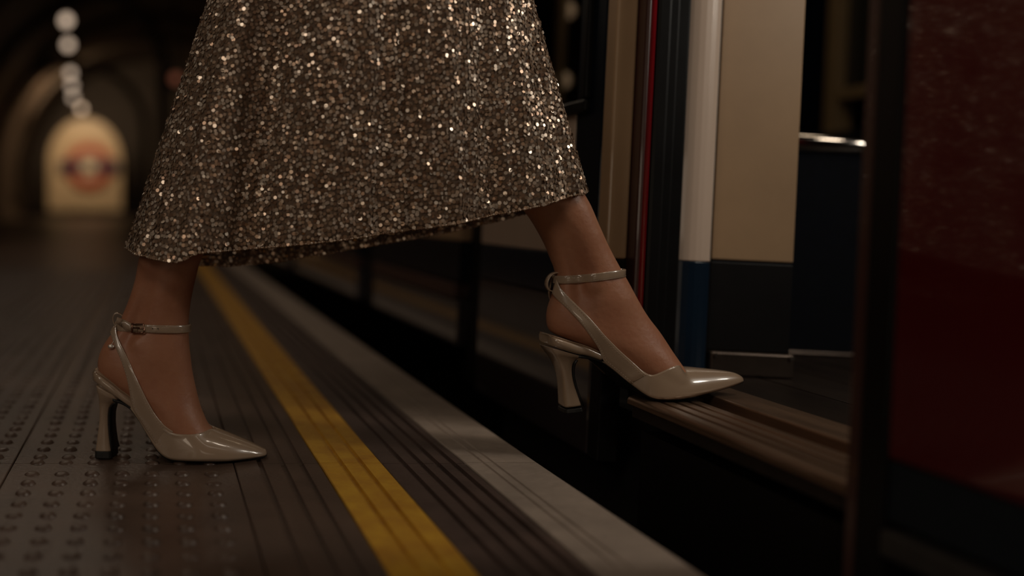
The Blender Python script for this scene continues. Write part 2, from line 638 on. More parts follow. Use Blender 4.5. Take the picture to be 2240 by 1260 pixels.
# draught screen
DS = 1.385
tpart('draught_screen', boxes((.7935, .9125, DS, DS + .025, ZW + .003, ZT)), M['cream'], T, bevel=.002)
tpart('draught_screen', boxes((.7935, .9125, DS, DS + .025, .1185, ZW)), M['screen_low'], T, bevel=.0015)
tpart('screen_edging', boxes((.7895, .7930, DS - .001, DS + .03, .0835, ZT)), M['black'], T)
kp = tpart('kick_plate', boxes((.7935, .9145, DS - .010, DS + .025, .0835, .1175)), M['kick'], T, bevel=.003)
bm = bmesh.new()
cyl(bm, (.9085, DS - .0125, .1130), (.9085, DS - .009, .1130), .0028, 12)
sub('screw', bm, M['steel'], kp)
bm = bmesh.new()
cyl(bm, (.800, DS - .0125, .1130), (.800, DS - .009, .1130), .0028, 12)
sub('screw', bm, M['steel'], kp)

# outer body beyond the doorway
YE = 1.80
tpart('side_panel', boxes((XB, XB + .03, J + .031, 1.415, ZW, ZT)), M['navy'], T, bevel=.003)
bm = boxes((XB, XB + .03, 1.4165, YE, ZW, .452), (XB, XB + .03, 1.74, YE, .4525, 1.3), (XB, XB + .03, 1.4165, YE, 1.3005, ZT))
tpart('side_panel', bm, M['white_paint'], T, bevel=.002)
bm = bmesh.new()
w0, w1, wz0, wz1 = 1.372, 1.742, .452, 1.30
wf = tpart('window_frame', boxes((XB - .008, XB + .02, w0, w1, wz0, wz0 + .018), (XB - .008, XB + .02, w0, w1, wz1 - .018, wz1),
                                 (XB - .008, XB + .02, w0, w0 + .016, wz0 + .0182, wz1 - .0182), (XB - .008, XB + .02, w1 - .016, w1, wz0 + .0182, wz1 - .0182)),
           M['black'], T, bevel=.003)
sub('window_pane', boxes((XB + .002, XB + .008, w0 + .0165, w1 - .0165, wz0 + .0185, wz1 - .0185)), M['clear_glass'], wf)
tpart('blue_band', boxes((XB, XB + .03, J + .031, YE, .185, ZW - .001)), M['blue'], T, bevel=.002)
tpart('lower_panel', boxes((XB, XB + .03, J + .031, YE, -.03, .184)), M['lower'], T, bevel=.004)

# near side of the doorway
tpart('door_pillar', boxes((.590, .640, .806, .8205, -.06, ZT)), M['frame_brown'], T, bevel=.002)
tpart('door_pillar', boxes((.588, .640, .7765, .8055, -.06, ZT)), M['black'], T, bevel=.002)
RD = .776
tpart('red_side_panel', boxes((.589, .633, -2.9, RD, .112, ZT)), M['red'], T, bevel=.004)
tpart('body_skirting', boxes((.592, .633, -2.9, RD, .062, .1115)), M['skirting'], T, bevel=.002)
tpart('step_bar', boxes((.586, .633, -2.9, RD, .034, .0560)), M['grey_step'], T, bevel=.003)
tpart('side_valance', boxes((.612, .633, -2.9, RD, -.2, .0335)), M['black'], T)
# the body beyond, bay after bay
y0 = 1.92
k = 0
tpart('door_recess', boxes((XB + .02, XB + .04, 1.801, 1.919, -.03, ZT)), M['black'], T)
while y0 < 14:
    y1 = y0 + (.74 if k == 0 else 1.25)
    tpart('side_panel', boxes((XB, XB + .03, y0, y1, ZW, ZT)), M['cream'], T, bevel=.003)
    tpart('blue_band', boxes((XB, XB + .03, y0, y1, .165, ZW - .001)), M['navy'], T)
    tpart('reflection_strip', boxes((XB - .006, XB + .03, y0, y1, .130, .160)), M['frame_brown'], T, bevel=.003)  # warm strip painted in for the reflections along the lower body
    tpart('lower_panel', boxes((XB, XB + .03, y0, y1, .035, .128)), M['lower'], T, bevel=.003)
    tpart('door_recess', boxes((XB + .02, XB + .04, y1 + .001, y1 + .219, .035, ZT)), M['black'], T)
    y0 = y1 + .22
    k += 1
YE2 = y0 - .22
tpart('roof', boxes((.612, 2.42, -3.0, YE2, ZT + .001, ZT + .05)), M['navy'], T)
tpart('end_wall', boxes((XB + .045, 2.36, YE2 - .04, YE2, .09, ZT)), M['navy'], T)
tpart('end_wall', boxes((XB + .045, 2.36, -3.0, -2.96, .09, ZT)), M['navy'], T)

# inside: opposite side with windows, seat and polished arm rail
OX = 2.36
tpart('inner_wall', boxes((OX, OX + .04, -3.0, YE2, -.03, .645), (OX, OX + .04, -3.0, YE2, 1.55, ZT), (OX, OX + .04, -3.0, 2.0, .646, 1.549),
                          (OX, OX + .04, 3.46, YE2, .646, 1.549)), M['navy'], T)
wf = tpart('window_frame', boxes((OX - .02, OX + .04, 3.35, 3.41, .646, 1.549), (OX - .02, OX + .04, 2.0, 3.349, .765, .805), (OX - .02, OX + .04, 2.0, 2.06, .806, 1.549),
                                 (OX - .02, OX + .04, 2.70, 2.76, .806, 1.549)), M['tan'], T, bevel=.004)
gl = sub('window_pane', boxes((OX + .01, OX + .018, 2.061, 3.349, .806, 1.549)), M['glass'], wf)
tpart('seat', boxes((1.06, 1.50, 1.76, 3.6, .0835, .44), (1.93, 2.34, 2.0, 5.0, .0835, .52), (2.22, 2.34, 2.0, 5.0, .5205, .64)), M['seat'], T, bevel=.02)
ra = bmesh.new()
box(ra, .96, 1.52, 1.676, 1.74, .4360, .4630)
tube(ra, [(.97, 1.672, .4500), (1.51, 1.672, .4500)], .0150, 16)
tpart('arm_rail', ra, M['steel'], T, smooth=True)
tpart('seat_end', boxes((.95, 1.53, 1.67, 1.755, .0835, .4355)), M['seat'], T, bevel=.006)
tpart('seat_kick_strip', boxes((.95, 1.53, 1.655, 1.6695, .0835, .0905)), M['kick'], T, bevel=.003)
# globe added beyond the far window to stand for a lamp reflection in it
p = P(1872, -6, 3.9)
L = D.objects.new('tunnel_lamp', None)
COL.objects.link(L)
L.location = p
tag(L, 'bright globe added for a lamp reflection in the train window at the top of the doorway', 'lamp')
bm = bmesh.new()
sphere(bm, (0, 0, 0), .038, 16, (1.2, 1, 1))
obj('globe', bm, M['lamp'], L, smooth=True)
bm = bmesh.new()
cyl(bm, (.03, 0, 0), (VC[0] + math.sqrt(VR ** 2 - (p.z - VC[1]) ** 2) - p.x + .02, 0, 0), .012, 8)
obj('bracket', bm, M['black'], L)
# glowing globes added for lamp reflections in the side window; upright poles inside
for (px, py, d) in ((1226, 40, 3.2), (1222, 196, 3.0), (1292, 190, 3.2)):
    bm = bmesh.new()
    sphere(bm, P(px, py, d) + Vector((-.02, 0, .06)), .03, 14)
    tpart('reflection_globe', bm, M['reflection_glow'], T, smooth=True)
bm = bmesh.new()
cyl(bm, (1.19, 2.9, .09), (1.19, 2.9, ZT), .016, 12)
tpart('grab_pole', bm, M['tan'], T, smooth=True)

# ------------------------------------------------------------------ the person
PER = D.objects.new('person', None)
COL.objects.link(PER)
PER.location = (.25, 1.2, 0)
tag(PER, 'person in long champagne sequin skirt and beige heels stepping onto the train', 'person')
PO = Vector(PER.location)


def ppart(name, bm_or_me, m, parent=PER, smooth=True, **k):
    return obj(name, bm_or_me, m, parent, smooth=smooth, origin=PO if parent is PER else None, **k)


class Crop:
    """pixel coordinates read in an enlarged crop of the photograph"""
    def __init__(s, ox, oy, k):
        s.ox, s.oy, s.k = ox, oy, k

    def __call__(s, x, y):
        return s.ox + x / s.k, s.oy + y / s.k


C1 = Crop(180, 540, 2.52)
C2 = Crop(1140, 400, 2.3338)


def d_rear(px):
    return 1.211


def d_front(px):
    return 1.205


def ring_ab(A, B, w, y, n=36, p=2.15):
    A, B = Vector(A), Vector(B)
    c = (A + B) / 2
    h = (B - A) / 2
    out = []
    for k in range(n):
        t = 2 * math.pi * k / n
        ct, st = math.cos(t), math.sin(t)
        e = 2 / p
        u = math.copysign(abs(ct) ** e, ct)
        v = math.copysign(abs(st) ** e, st)
        if y:
            v *= 1 - y * math.exp(-((u + .52) / .24) ** 2)
        q = c + h * u
        out.append(Vector((q.x, q.y + w * v, q.z)))
    return out


def foot_rings(crop, dfun, tab, upper):
    """tab: rows of (A px in crop, B px in crop, half width); upper: world rings above"""
    rows = []
    hol = [0] * len(upper) + [.06, .16, .30, .40, .42, .34, .20, .06] + [0] * (len(tab) - 8)
    for (ax, ay, bx, by, w) in tab:
        a = crop(ax, ay)
        b = crop(bx, by)
        A = P(*a, dfun(a[0]))
        B = P(*b, dfun(b[0]))
        rows.append((*A, *B, w))
    rows = [(*A, *B, w) for (A, B, w) in upper] + rows
    rows = np.array([list(r) + [q] for r, q in zip(rows, hol)])
    sm = np.stack([catmull(range(len(rows)), rows[:, i], 4) for i in range(8)], 1)
    return [ring_ab(r[0:3], r[3:6], r[6], r[7]) for r in sm]


REAR = [(310, 70, 665, 50, .036), (290, 180, 632, 150, .034), (252, 300, 603, 280, .032), (216, 385, 590, 380, .0305),
        (190, 440, 588, 450, .0305), (150, 492, 590, 520, .033), (108, 555, 598, 600, .0345), (86, 620, 608, 680, .0335),
        (88, 680, 622, 750, .0330), (130, 730, 638, 820, .0335), (205, 785, 655, 880, .0345), (285, 850, 675, 930, .0355),
        (362, 975, 700, 980, .0365), (440, 1110, 738, 1018, .036), (590, 1145, 790, 1058, .029), (720, 1145, 835, 1085, .020),
        (820, 1140, 860, 1108, .011), (890, 1135, 900, 1122, .004)]
FRONT = [(20, 140, 312, 60, .0355), (110, 280, 385, 215, .034), (155, 385, 440, 330, .031), (180, 460, 500, 440, .0305),
         (174, 525, 535, 500, .032), (160, 585, 575, 575, .034), (140, 640, 613, 640, .0335), (133, 700, 650, 695, .033),
         (150, 758, 690, 745, .0335), (222, 795, 720, 790, .034), (330, 838, 750, 840, .035), (425, 895, 775, 880, .036),
         (520, 985, 800, 918, .037), (610, 1060, 825, 955, .035), (710, 1070, 860, 985, .028), (810, 1060, 900, 1000, .018),
         (900, 1045, 940, 1006, .010), (970, 1028, 985, 1012, .004)]


def V3(x, y, z):
    return Vector((x, y, z))


up_rear = [(V3(.185, 1.20, .97), V3(.36, 1.20, 1.0), .100), (V3(.165, 1.20, .86), V3(.34, 1.20, .88), .085), (V3(.125, 1.21, .72), V3(.27, 1.21, .73), .066),
           (V3(.078, 1.215, .57), V3(.19, 1.215, .57), .052), (V3(.055, 1.22, .48), V3(.155, 1.22, .47), .050), (V3(.022, 1.22, .38), V3(.118, 1.22, .37), .046),
           (V3(-.008, 1.22, .31), V3(.090, 1.22, .31), .041)]
up_front = [(V3(.19, 1.20, .97), V3(.355, 1.20, 1.0), .100), (V3(.19, 1.20, .86), V3(.36, 1.20, .87), .085), (V3(.24, 1.20, .73), V3(.385, 1.20, .76), .064),
            (V3(.315, 1.205, .58), V3(.425, 1.205, .61), .051), (V3(.345, 1.208, .49), V3(.440, 1.208, .51), .046), (V3(.385, 1.208, .405), V3(.470, 1.208, .43), .042),
            (V3(.42, 1.207, .355), V3(.494, 1.207, .385), .038)]

rr_ = foot_rings(C1, d_rear, REAR, up_rear)
rf_ = foot_rings(C2, d_front, FRONT, up_front)


def body_bm():
    bm = bmesh.new()
    loft(bm, rr_)
    loft(bm, rf_)
    # pelvis and waist
    rings = []
    for z, cx, ax, w in ((.84, .265, .085, .10), (.92, .270, .090, .115), (1.0, .272, .078, .112), (1.08, .272, .066, .095)):
        rings.append(ring_ab((cx - ax, 1.205, z), (cx + ax, 1.205, z), w, 0))
    loft(bm, rings)
    # ankle bones
    for crop, dfun, (x, y), r in ((C1, d_rear, (335, 560), .0105), (C2, d_front, (395, 520), .0105)):
        q = crop(x, y)
        c = P(*q, dfun(q[0]) - .0245)
        sphere(bm, c, r * 1.25, 16, (1.25, .72, 1.35))
    bmesh.ops.recalc_face_normals(bm, faces=bm.faces)
    return bm


bmB = body_bm()
bvh = BVHTree.FromBMesh(bmB)
body = obj('body', bmB, M['skin'], PER, smooth=True, origin=PO)
md = body.modifiers.new('one_surface', 'REMESH')
md.mode = 'VOXEL'
md.voxel_size = .0024
md.use_smooth_shade = True
md = body.modifiers.new('soften', 'SMOOTH')
md.factor = .5
md.iterations = 12

CAM = Vector((0, 0, CAM_H))


def on_skin(px, py, gap=.0022, fallback=1.2, other=None):
    q = P(px, py, 1.0)
    d = (q - CAM).normalized()
    hit, nrm, _, _ = bvh.ray_cast(CAM, d, 3)
    if other is not None:
        h2 = other.ray_cast(CAM, d, 3)[0]
        if h2 is not None and (hit is None or h2.y - .0002 < hit.y):
            hit = h2 + Vector((0, .0008, 0))
    if hit is None:
        return P(px, py, fallback)
    return hit - Vector((0, 1, 0)) * gap


def ribbon(bm, e1, e2, thick, taper=0):
    """a band between two edge lines, given thickness along the local normal"""
    n = len(e1)
    out = []
    for i in range(n):
        a, b = e1[i], e2[i]
        t = (e1[min(i + 1, n - 1)] + e2[min(i + 1, n - 1)]) - (e1[max(i - 1, 0)] + e2[max(i - 1, 0)])
        nn = t.cross(b - a).normalized() * thick * (min(1, .06 + i / taper) if taper else 1)
        out.append([a, a + nn * .75, a.lerp(b, .05) + nn, a.lerp(b, .35) + nn * 1.06, a.lerp(b, .65) + nn * 1.06, a.lerp(b, .95) + nn, b + nn * .75, b])
    loft(bm, out)


def resample(pts, n):
    pts = [Vector(p) for p in pts]
    d = [0]
    for a, b in zip(pts[:-1], pts[1:]):
        d.append(d[-1] + (b - a).length)
    arr = np.array([list(p) for p in pts])
    t = np.linspace(0, d[-1], n)
    return [Vector([float(np.interp(tt, d, arr[:, i])) for i in range(len(pts[0]))]) for tt in t]


def smooth_pts(pts, it=2):
    pts = [p.copy() for p in pts]
    for _ in range(it):
        q = [p.copy() for p in pts]
        for i in range(1, len(pts) - 1):
            q[i] = pts[i - 1] * .25 + pts[i] * .5 + pts[i + 1] * .25
        pts = q
    return pts


def interp(tab, x):
    xs, ys = zip(*tab)
    return float(np.interp(x, xs, ys))


def sinterp(tab, n=12):
    """smooth version of a table"""
    xs, ys = zip(*tab)
    X = catmull(range(len(xs)), xs, n)
    Y = catmull(range(len(xs)), ys, n)
    return lambda x: float(np.interp(x, X, Y))


def make_shoe(label, crop, dfun, T_, buckled):
    sh = D.objects.new('shoe', None)
    COL.objects.link(sh)
    sh.parent = PER
    q = crop(*T_['foot'])
    base = P(*q, dfun(q[0]))
    sh.location = base - PO
    if label:
        sh['label'] = label

    def part(name, bm, m, smooth=True, bevel=0, solid=0):
        bmesh.ops.recalc_face_normals(bm, faces=bm.faces)
        bmesh.ops.translate(bm, verts=bm.verts, vec=-base)
        me = D.meshes.new(name)
        bm.to_mesh(me)
        bm.free()
        o = link(name, me, m, sh, smooth)
        if solid:
            md = o.modifiers.new('thick', 'SOLIDIFY')
            md.thickness = solid
            md.offset = 1
        if bevel:
            md = o.modifiers.new('bevel', 'BEVEL')
            md.width = bevel
            md.segments = 3
            md.limit_method = 'ANGLE'
        return o

    zmin = T_['zmin']

    def W3(xc, yc, dy=0.0):
        """place point whose picture is at crop (xc, yc), lying dy off the shoe's middle plane"""
        a = crop(xc, yc)
        d = dfun(a[0]) + dy
        return P(a[0], a[1], d)

    bot = sinterp(T_['bottom'])
    top = sinterp(T_['top'])
    wid = sinterp(T_['width'])
    vt = sinterp(T_['virtual'])
    # ---------------- upper
    x0, x1 = T_['x0'], T_['x1']
    bm = bmesh.new()
    NS = 84
    NJ = 22
    rows = []
    edge = []
    for i in range(NS + 1):
        s = i / NS
        xc = x0 + (x1 - x0) * (1 - (1 - s) ** 1.25)
        w = max(wid(xc), .0012)
        pb = W3(xc, bot(xc), -w)
        zb = max(pb.z, zmin + T_['slope'] * (pb.x - T_['xref']))
        px, _ = crop(xc, 0)
        d0 = dfun(px)
        x = (px - VX) * (d0 - w * .75) / FPX
        closed = xc >= T_['close']
        zv = W3(xc, vt(xc), 0).z
        H = max(zv - zb, .004)
        if closed:
            th1 = math.pi / 2
        else:
            zt = W3(xc, top(xc), -w * .8).z
            f = min(max((zt - zb) / H, .02), .9995)
            th1 = math.asin(f ** (T_['p'] / 2))
        half = []
        e = 2 / T_['p']
        for j in range(NJ + 1):
            th = th1 * j / NJ
            # ease so that points spread along the arc
            yy = w * max(math.cos(th), 0) ** e
            zz = zb + H * math.sin(th) ** e
            # never inside the foot
            if xc < T_['close'] + 10:
                hit = bvh.ray_cast(Vector((x, d0 - .2, zz)), Vector((0, 1, 0)), .2)[0]
                if hit is not None:
                    yy = max(yy, d0 - hit.y + .0016)
            half.append((yy, zz))
        # tuck under
        under = [(w * .80, zb - .0004), (w * .93, zb + .0006)]
        prof = under + half
        rows.append(([Vector((x, d0 - a_, z_)) for a_, z_ in prof], [Vector((x, d0 + a_, z_)) for a_, z_ in prof], closed, d0, x))
    # smooth along the length
    for side in (0, 1):
        for _ in range(6):
            new = []
            for i in range(len(rows)):
                a, b, c = rows[max(i - 1, 0)][side], rows[i][side], rows[min(i + 1, len(rows) - 1)][side]
                new.append([(p * .25 + q_ * .5 + r * .25) if 0 < i < len(rows) - 1 else q_ for p, q_, r in zip(a, b, c)])
            for i in range(len(rows)):
                rows[i] = (new[i], rows[i][1], *rows[i][2:]) if side == 0 else (rows[i][0], new[i], *rows[i][2:])
    for side in (0, 1):
        g = [[bm.verts.new(p) for p in r[side]] for r in rows]
        for i in range(len(g) - 1):
            for j in range(len(g[0]) - 1):
                bm.faces.new((g[i][j], g[i + 1][j], g[i + 1][j + 1], g[i][j + 1]))
    bmesh.ops.remove_doubles(bm, verts=bm.verts, dist=2.5e-4)
    bvh2 = BVHTree.FromBMesh(bm)
    upper = part('upper', bm, M['patent'], solid=.0011)
    # rolled top edge
    line = [r[0][-1] for r in rows if not r[2]]
    far = [r[1][-1] for r in rows if not r[2]]
    k0 = 0
    bm = bmesh.new()
    loop = line[k0:] + far[k0:][::-1]
    tube(bm, smooth_pts(loop, 2), .00085, 8)
    part('topline_binding', bm, M['patent'])
    # ---------------- heel bed
    bm = bmesh.new()
    rings = []
    bt, bb, bw = sinterp(T_['bed_top']), sinterp(T_['bed_bot']), sinterp(T_['bed_w'])
    xs = np.linspace(T_['bed_w'][0][0], T_['bed_w'][-1][0], 26)
    for xc in xs:
        w = bw(xc)
        a, b = W3(xc, bt(xc), -w), W3(xc, bb(xc), -w)
        c = (a + b) / 2
        h = (b - a) / 2
        d0 = dfun(crop(xc, 0)[0])
        r = []
        for k in range(24):
            t = 2 * math.pi * k / 24
            e = .5
            u = math.copysign(abs(math.cos(t)) ** e, math.cos(t))
            v = math.copysign(abs(math.sin(t)) ** e, math.sin(t))
            r.append(Vector((c.x, d0 + w * v, c.z + h.z * u)))
        rings.append(r)
    loft(bm, rings)
    part('heel_bed', bm, M['patent'])
    # insole inside: thin light layer on the bed
    bm = bmesh.new()
    rings = []
    for xc in xs[2:]:
        w = bw(xc) * .86
        a = W3(xc, bt(xc), -bw(xc))
        d0 = dfun(crop(xc, 0)[0])
        rings.append([Vector((a.x, d0 + w * v, a.z + dz)) for v, dz in ((-1, -.001), (-1, .0006), (0, .0009), (1, .0006), (1, -.001))])
    loft(bm, rings)
    part('insole', bm, M['insole'])
    # ---------------- outsole
    bm = bmesh.new()
    rings = []
    for xc in np.linspace(T_['sole0'], x1 + T_['tipx'], 60):
        xx = min(xc, x1)
        w = max(wid(xx), .0012) * (.93 if xc <= x1 else .5)
        if xc < x0:
            w = bw(min(xc, T_['bed_w'][-1][0])) * .9
        pb = W3(xc, bot(xc), -w)
        zb = max(pb.z, zmin + T_['slope'] * (pb.x - T_['xref']))
        d0 = dfun(crop(xc, 0)[0])
        x = (crop(xc, 0)[0] - VX) * (d0 - w * .75) / FPX
        th = T_['sole_t']
        rings.append([Vector((x, d0 + w * v, zb + dz)) for v, dz in ((-1, .0004), (-1.0, -th * .7), (-.94, -th), (0, -th), (.94, -th), (1.0, -th * .7), (1, .0004), (0, .0006))])
    loft(bm, rings)
    part('outsole', bm, M['sole'])
    # ---------------- heel
    def heel_ring(row):
        y_, xa, xb, w, dyb = row
        a, b = W3(xa, y_, -w), W3(xb, y_ + dyb, -w)
        d0 = dfun(crop((xa + xb) / 2, 0)[0])
        c = (a + b) / 2
        h = (b - a) / 2
        r = []
        for k in range(20):
            t = 2 * math.pi * k / 20
            ct, st = math.cos(t), math.sin(t)
            e = .38
            u = math.copysign(abs(ct) ** e, ct)
            v = math.copysign(abs(st) ** e, st)
            # flat breast in front, rounded back
            wv = v * (1.0 if u > -.2 else .92)
            r.append(Vector((c.x + h.x * u + T_['yaw'] * w * (wv + 1), d0 + w * wv, c.z + h.z * u)))
        return r

    def heel_loft(tab, n=5):
        arr = np.array(tab, float)
        sm = np.stack([catmull(range(len(arr)), arr[:, i], n) for i in range(arr.shape[1])], 1)
        return [heel_ring(r) for r in sm]
    bm = bmesh.new()
    loft(bm, heel_loft(T_['heel']))
    heel = part('heel', bm, M['patent'])
    bm = bmesh.new()
    loft(bm, [heel_ring(r) for r in T_['cap']])
    part('heel_tip', bm, M['sole'], smooth=False, bevel=.0008)
    # dark lining of the heel's front
    bm = bmesh.new()
    rings = []
    for (y_, x_, w) in T_['breast']:
        p = W3(x_, y_, -w)
        d0 = dfun(crop(x_, 0)[0])
        yw = T_['yaw'] * w * 2
        rings.append([Vector((p.x - .0004, d0 - w, p.z)), Vector((p.x + .0016, d0 - w, p.z - .0004)), Vector((p.x + .0016 + yw, d0 + w, p.z - .0004)), Vector((p.x - .0004 + yw, d0 + w, p.z))])
    loft(bm, rings)
    part('heel_breast', bm, M['sole'])
    # ---------------- sling strap, near and far side
    n = 48
    e1 = resample([(*crop(x, y), 0) for x, y in T_['sling_front']], n)
    e2 = resample([(*crop(x, y), 0) for x, y in T_['sling_back']], n)
    a1, a2 = [], []
    for i, (p, q_) in enumerate(zip(e1, e2)):
        d0 = dfun(p.x)
        f = i / (n - 1)
        s_ = T_['sling_off'][0] * (1 - f) + T_['sling_off'][1] * f
        A = on_skin(p.x, p.y, fallback=d0 - s_, other=bvh2)
        B = on_skin(q_.x, q_.y, fallback=d0 - s_, other=bvh2)
        # keep the band nearly flat across
        m_ = min(A.y, B.y, d0 - s_)
        A = P(p.x, p.y, min(A.y, m_ + .003))
        B = P(q_.x, q_.y, min(B.y, m_ + .005))
        a1.append(A)
        a2.append(B)
    def flow(pl):
        q0 = smooth_pts(pl, 5)
        yv = np.array([p.y for p in q0])
        for _ in range(40):
            yp = np.r_[2 * yv[0] - yv[1], yv, 2 * yv[-1] - yv[-2]]
            yv = .25 * yp[:-2] + .5 * yp[1:-1] + .25 * yp[2:]
        out = []
        for p, yy in zip(q0, yv):
            ray = (p - CAM)
            out.append(CAM + ray * (yy / ray.y))
        return out
    a1, a2 = flow(a1), flow(a2)
    if T_['taper'] > 3:
        for i in range(14):
            sink = Vector((0, .0024 * (1 - i / 14) ** 1.5, 0))
            a1[i] += sink
            a2[i] += sink
    bm = bmesh.new()
    ribbon(bm, a1, a2, .0016, T_['taper'])
    bm2f = [Vector((p.x, 2 * dfun(0 if False else VX + p.x * FPX / p.y) - p.y, p.z)) for p in a1]
    bm2g = [Vector((p.x, 2 * dfun(VX + p.x * FPX / p.y) - p.y, p.z)) for p in a2]
    strap = part('sling_strap', bm, M['patent'])
    bm = bmesh.new()
    ribbon(bm, bm2f, bm2g, -.0016, T_['taper'])
    part('sling_strap', bm, M['patent'])
    # stitching line along the near strap
    bm = bmesh.new()
    for u in (.14, .86):
        prev = None
        ll = []
        for i in range(len(a1)):
            t_ = (a1[min(i + 1, n - 1)] - a1[max(i - 1, 0)])
            ll.append(a1[i].lerp(a2[i], u) + t_.cross(a2[i] - a1[i]).normalized() * .0018)
        ll = resample(ll, 90)
        for i in range(0, 89, 2):
            tube(bm, [ll[i], ll[i].lerp(ll[i + 1], .9)], .00028, 5)
    part('stitching', bm, M['stitch'])
    # ---------------- ankle strap
    bk, fr = W3(*T_['ank_back']), W3(*T_['ank_front'])
    nr = W3(*T_['ank_near'], -.031)
    cen = (bk + fr) / 2
    n = 64
    pts = []
    axx = (fr - bk)
    for k in range(n):
        t = 2 * math.pi * k / n
        dirh = Vector((math.cos(t), math.sin(t), 0))
        u = math.cos(t)
        # plane through back, front and the near side point
        zc = cen.z + u * axx.z / 2
        zc += -math.sin(t) * (nr.z - cen.z) * 1.0 if math.sin(t) < 0 else 0
        o_ = Vector((cen.x, cen.y, zc)) + dirh * .2
        hit = bvh.ray_cast(o_, -dirh, .25)[0]
        rad = (Vector((hit.x, hit.y, 0)) - Vector((cen.x, cen.y, 0))).length if hit is not None else .034
        pts.append((rad, dirh, zc))
    rad = np.array([p[0] for p in pts])
    for _ in range(3):
        rad = np.maximum(rad, .25 * np.roll(rad, 1) + .5 * rad + .25 * np.roll(rad, -1))
    hw = T_['ank_w'] / 2
    rings = []
    for k in range(n + 1):
        kk = k % n
        r0 = rad[kk] + .0012
        dirh = pts[kk][1]
        c = Vector((cen.x, cen.y, pts[kk][2]))
        wv = hw
        rings.append([c + dirh * r0 + Vector((0, 0, -wv)), c + dirh * (r0 + .0012) + Vector((0, 0, -wv)), c + dirh * (r0 + .0017) + Vector((0, 0, -wv * .90)), c + dirh * (r0 + .0018) + Vector((0, 0, -wv * .3)),
                      c + dirh * (r0 + .0018) + Vector((0, 0, wv * .3)), c + dirh * (r0 + .0017) + Vector((0, 0, wv * .90)), c + dirh * (r0 + .0012) + Vector((0, 0, wv)), c + dirh * r0 + Vector((0, 0, wv))])
    bm = bmesh.new()
    loft(bm, rings, cap=False)
    bmesh.ops.remove_doubles(bm, verts=bm.verts, dist=1e-6)
    ank = part('ankle_strap', bm, M['patent'])
    # stitches on the strap
    bm = bmesh.new()
    for zo in (-.72, .72):
        for k in range(0, n * 2):
            t = math.pi * k / n
            if math.sin(t) > .2:
                continue
            kk = (k / 2) % n
            i0 = int(kk)
            r0 = rad[i0] * (1 - (kk - i0)) + rad[(i0 + 1) % n] * (kk - i0) + .0030
            z0 = pts[i0][2] * (1 - (kk - i0)) + pts[(i0 + 1) % n][2] * (kk - i0)
            d1, d2 = t, t + .028
            p1 = Vector((cen.x + r0 * math.cos(d1), cen.y + r0 * math.sin(d1), z0 + hw * zo))
            p2 = Vector((cen.x + r0 * math.cos(d2), cen.y + r0 * math.sin(d2), z0 + hw * zo))
            tube(bm, [p1, p2], .00026, 4)
    part('stitching', bm, M['stitch'])
    # loop behind the ankle through which the strap runs
    bm = bmesh.new()
    lc = W3(*T_['loop'])
    rings = []
    for k in range(29):
        t = 2 * math.pi * k / 28
        lx, lz = T_['loop_r']
        ca, sa = math.cos(T_['loop_a']), math.sin(T_['loop_a'])
        dx, dz = lx * math.cos(t), lz * math.sin(t)
        v = Vector((dx * ca - dz * sa, 0, dx * sa + dz * ca))
        nn = v.normalized()
        c = lc + v
        rings.append([c + Vector((0, -.0045, 0)), c + nn * .0013 + Vector((0, -.0045, 0)), c + nn * .0013 + Vector((0, .0045, 0)), c + Vector((0, .0045, 0))])
    loft(bm, rings, cap=False)
    bmesh.ops.remove_doubles(bm, verts=bm.verts, dist=1e-6)
    part('strap_loop', bm, M['patent'])
    if buckled:
        # metal buckle with prong, strap holes, keeper end
        def at(px, py, gap):
            q_ = P(px, py, 1.0)
            u_ = (q_ - CAM).normalized()
            h = bvh.ray_cast(CAM, u_, 3)[0] or P(px, py, 1.19)
            return h - u_ * gap
        bx0, bx1, by0, by1 = 288, 315, 708.5, 727.5
        bm = bmesh.new()
        cr = [at(bx0, by0, .0048), at(bx1, by0 + 1, .0048), at(bx1, by1 + 1, .0048), at(bx0, by1, .0048)]
        path = []
        for a_, b_ in zip(cr, cr[1:] + cr[:1]):
            for f in (.08, .36, .64, .92):
                path.append(a_.lerp(b_, f))
        tube(bm, path, .00105, 8, closed=True)
        tube(bm, [at(289, 717, .0052), at(303, 717, .0064), at(315, 718.5, .0062)], .0008, 6)
        tube(bm, [at(289, 707, .0048), at(289, 728, .0048)], .0013, 8)
        part('buckle', bm, M['gunmetal'])
        for hx in (304, 333.5, 345.5):
            bm = bmesh.new()
            h = at(hx, 719, .0042)
            bmesh.ops.create_uvsphere(bm, u_segments=10, v_segments=6, radius=.0007, matrix=Matrix.Translation(h))
            part('strap_hole', bm, M['pin_hole'])
        # tongue of the strap folded back through the buckle
        a1 = [at(x, y, .0050) for x, y in ((258, 694), (268, 698), (278, 703), (288, 708), (300, 709))]
        a2 = [at(x, y, .0050) for x, y in ((255, 708), (262, 713), (274, 720), (288, 726), (300, 726))]
        bm = bmesh.new()
        ribbon(bm, a1, a2, .0013)
        part('strap_tongue', bm, M['patent'])
        bm = bmesh.new()
        pc = at(243, 758, .004)
        bmesh.ops.create_uvsphere(bm, u_segments=16, v_segments=10, radius=.0036, matrix=Matrix.Translation(pc) @ Matrix.Diagonal((1.15, .7, .75, 1)))
        tube(bm, [pc + Vector((0, 0, .002)), at(249, 746, .003), at(250, 730, .003)], .0004, 5)
        part('bead', bm, M['crystal'])
    return sh


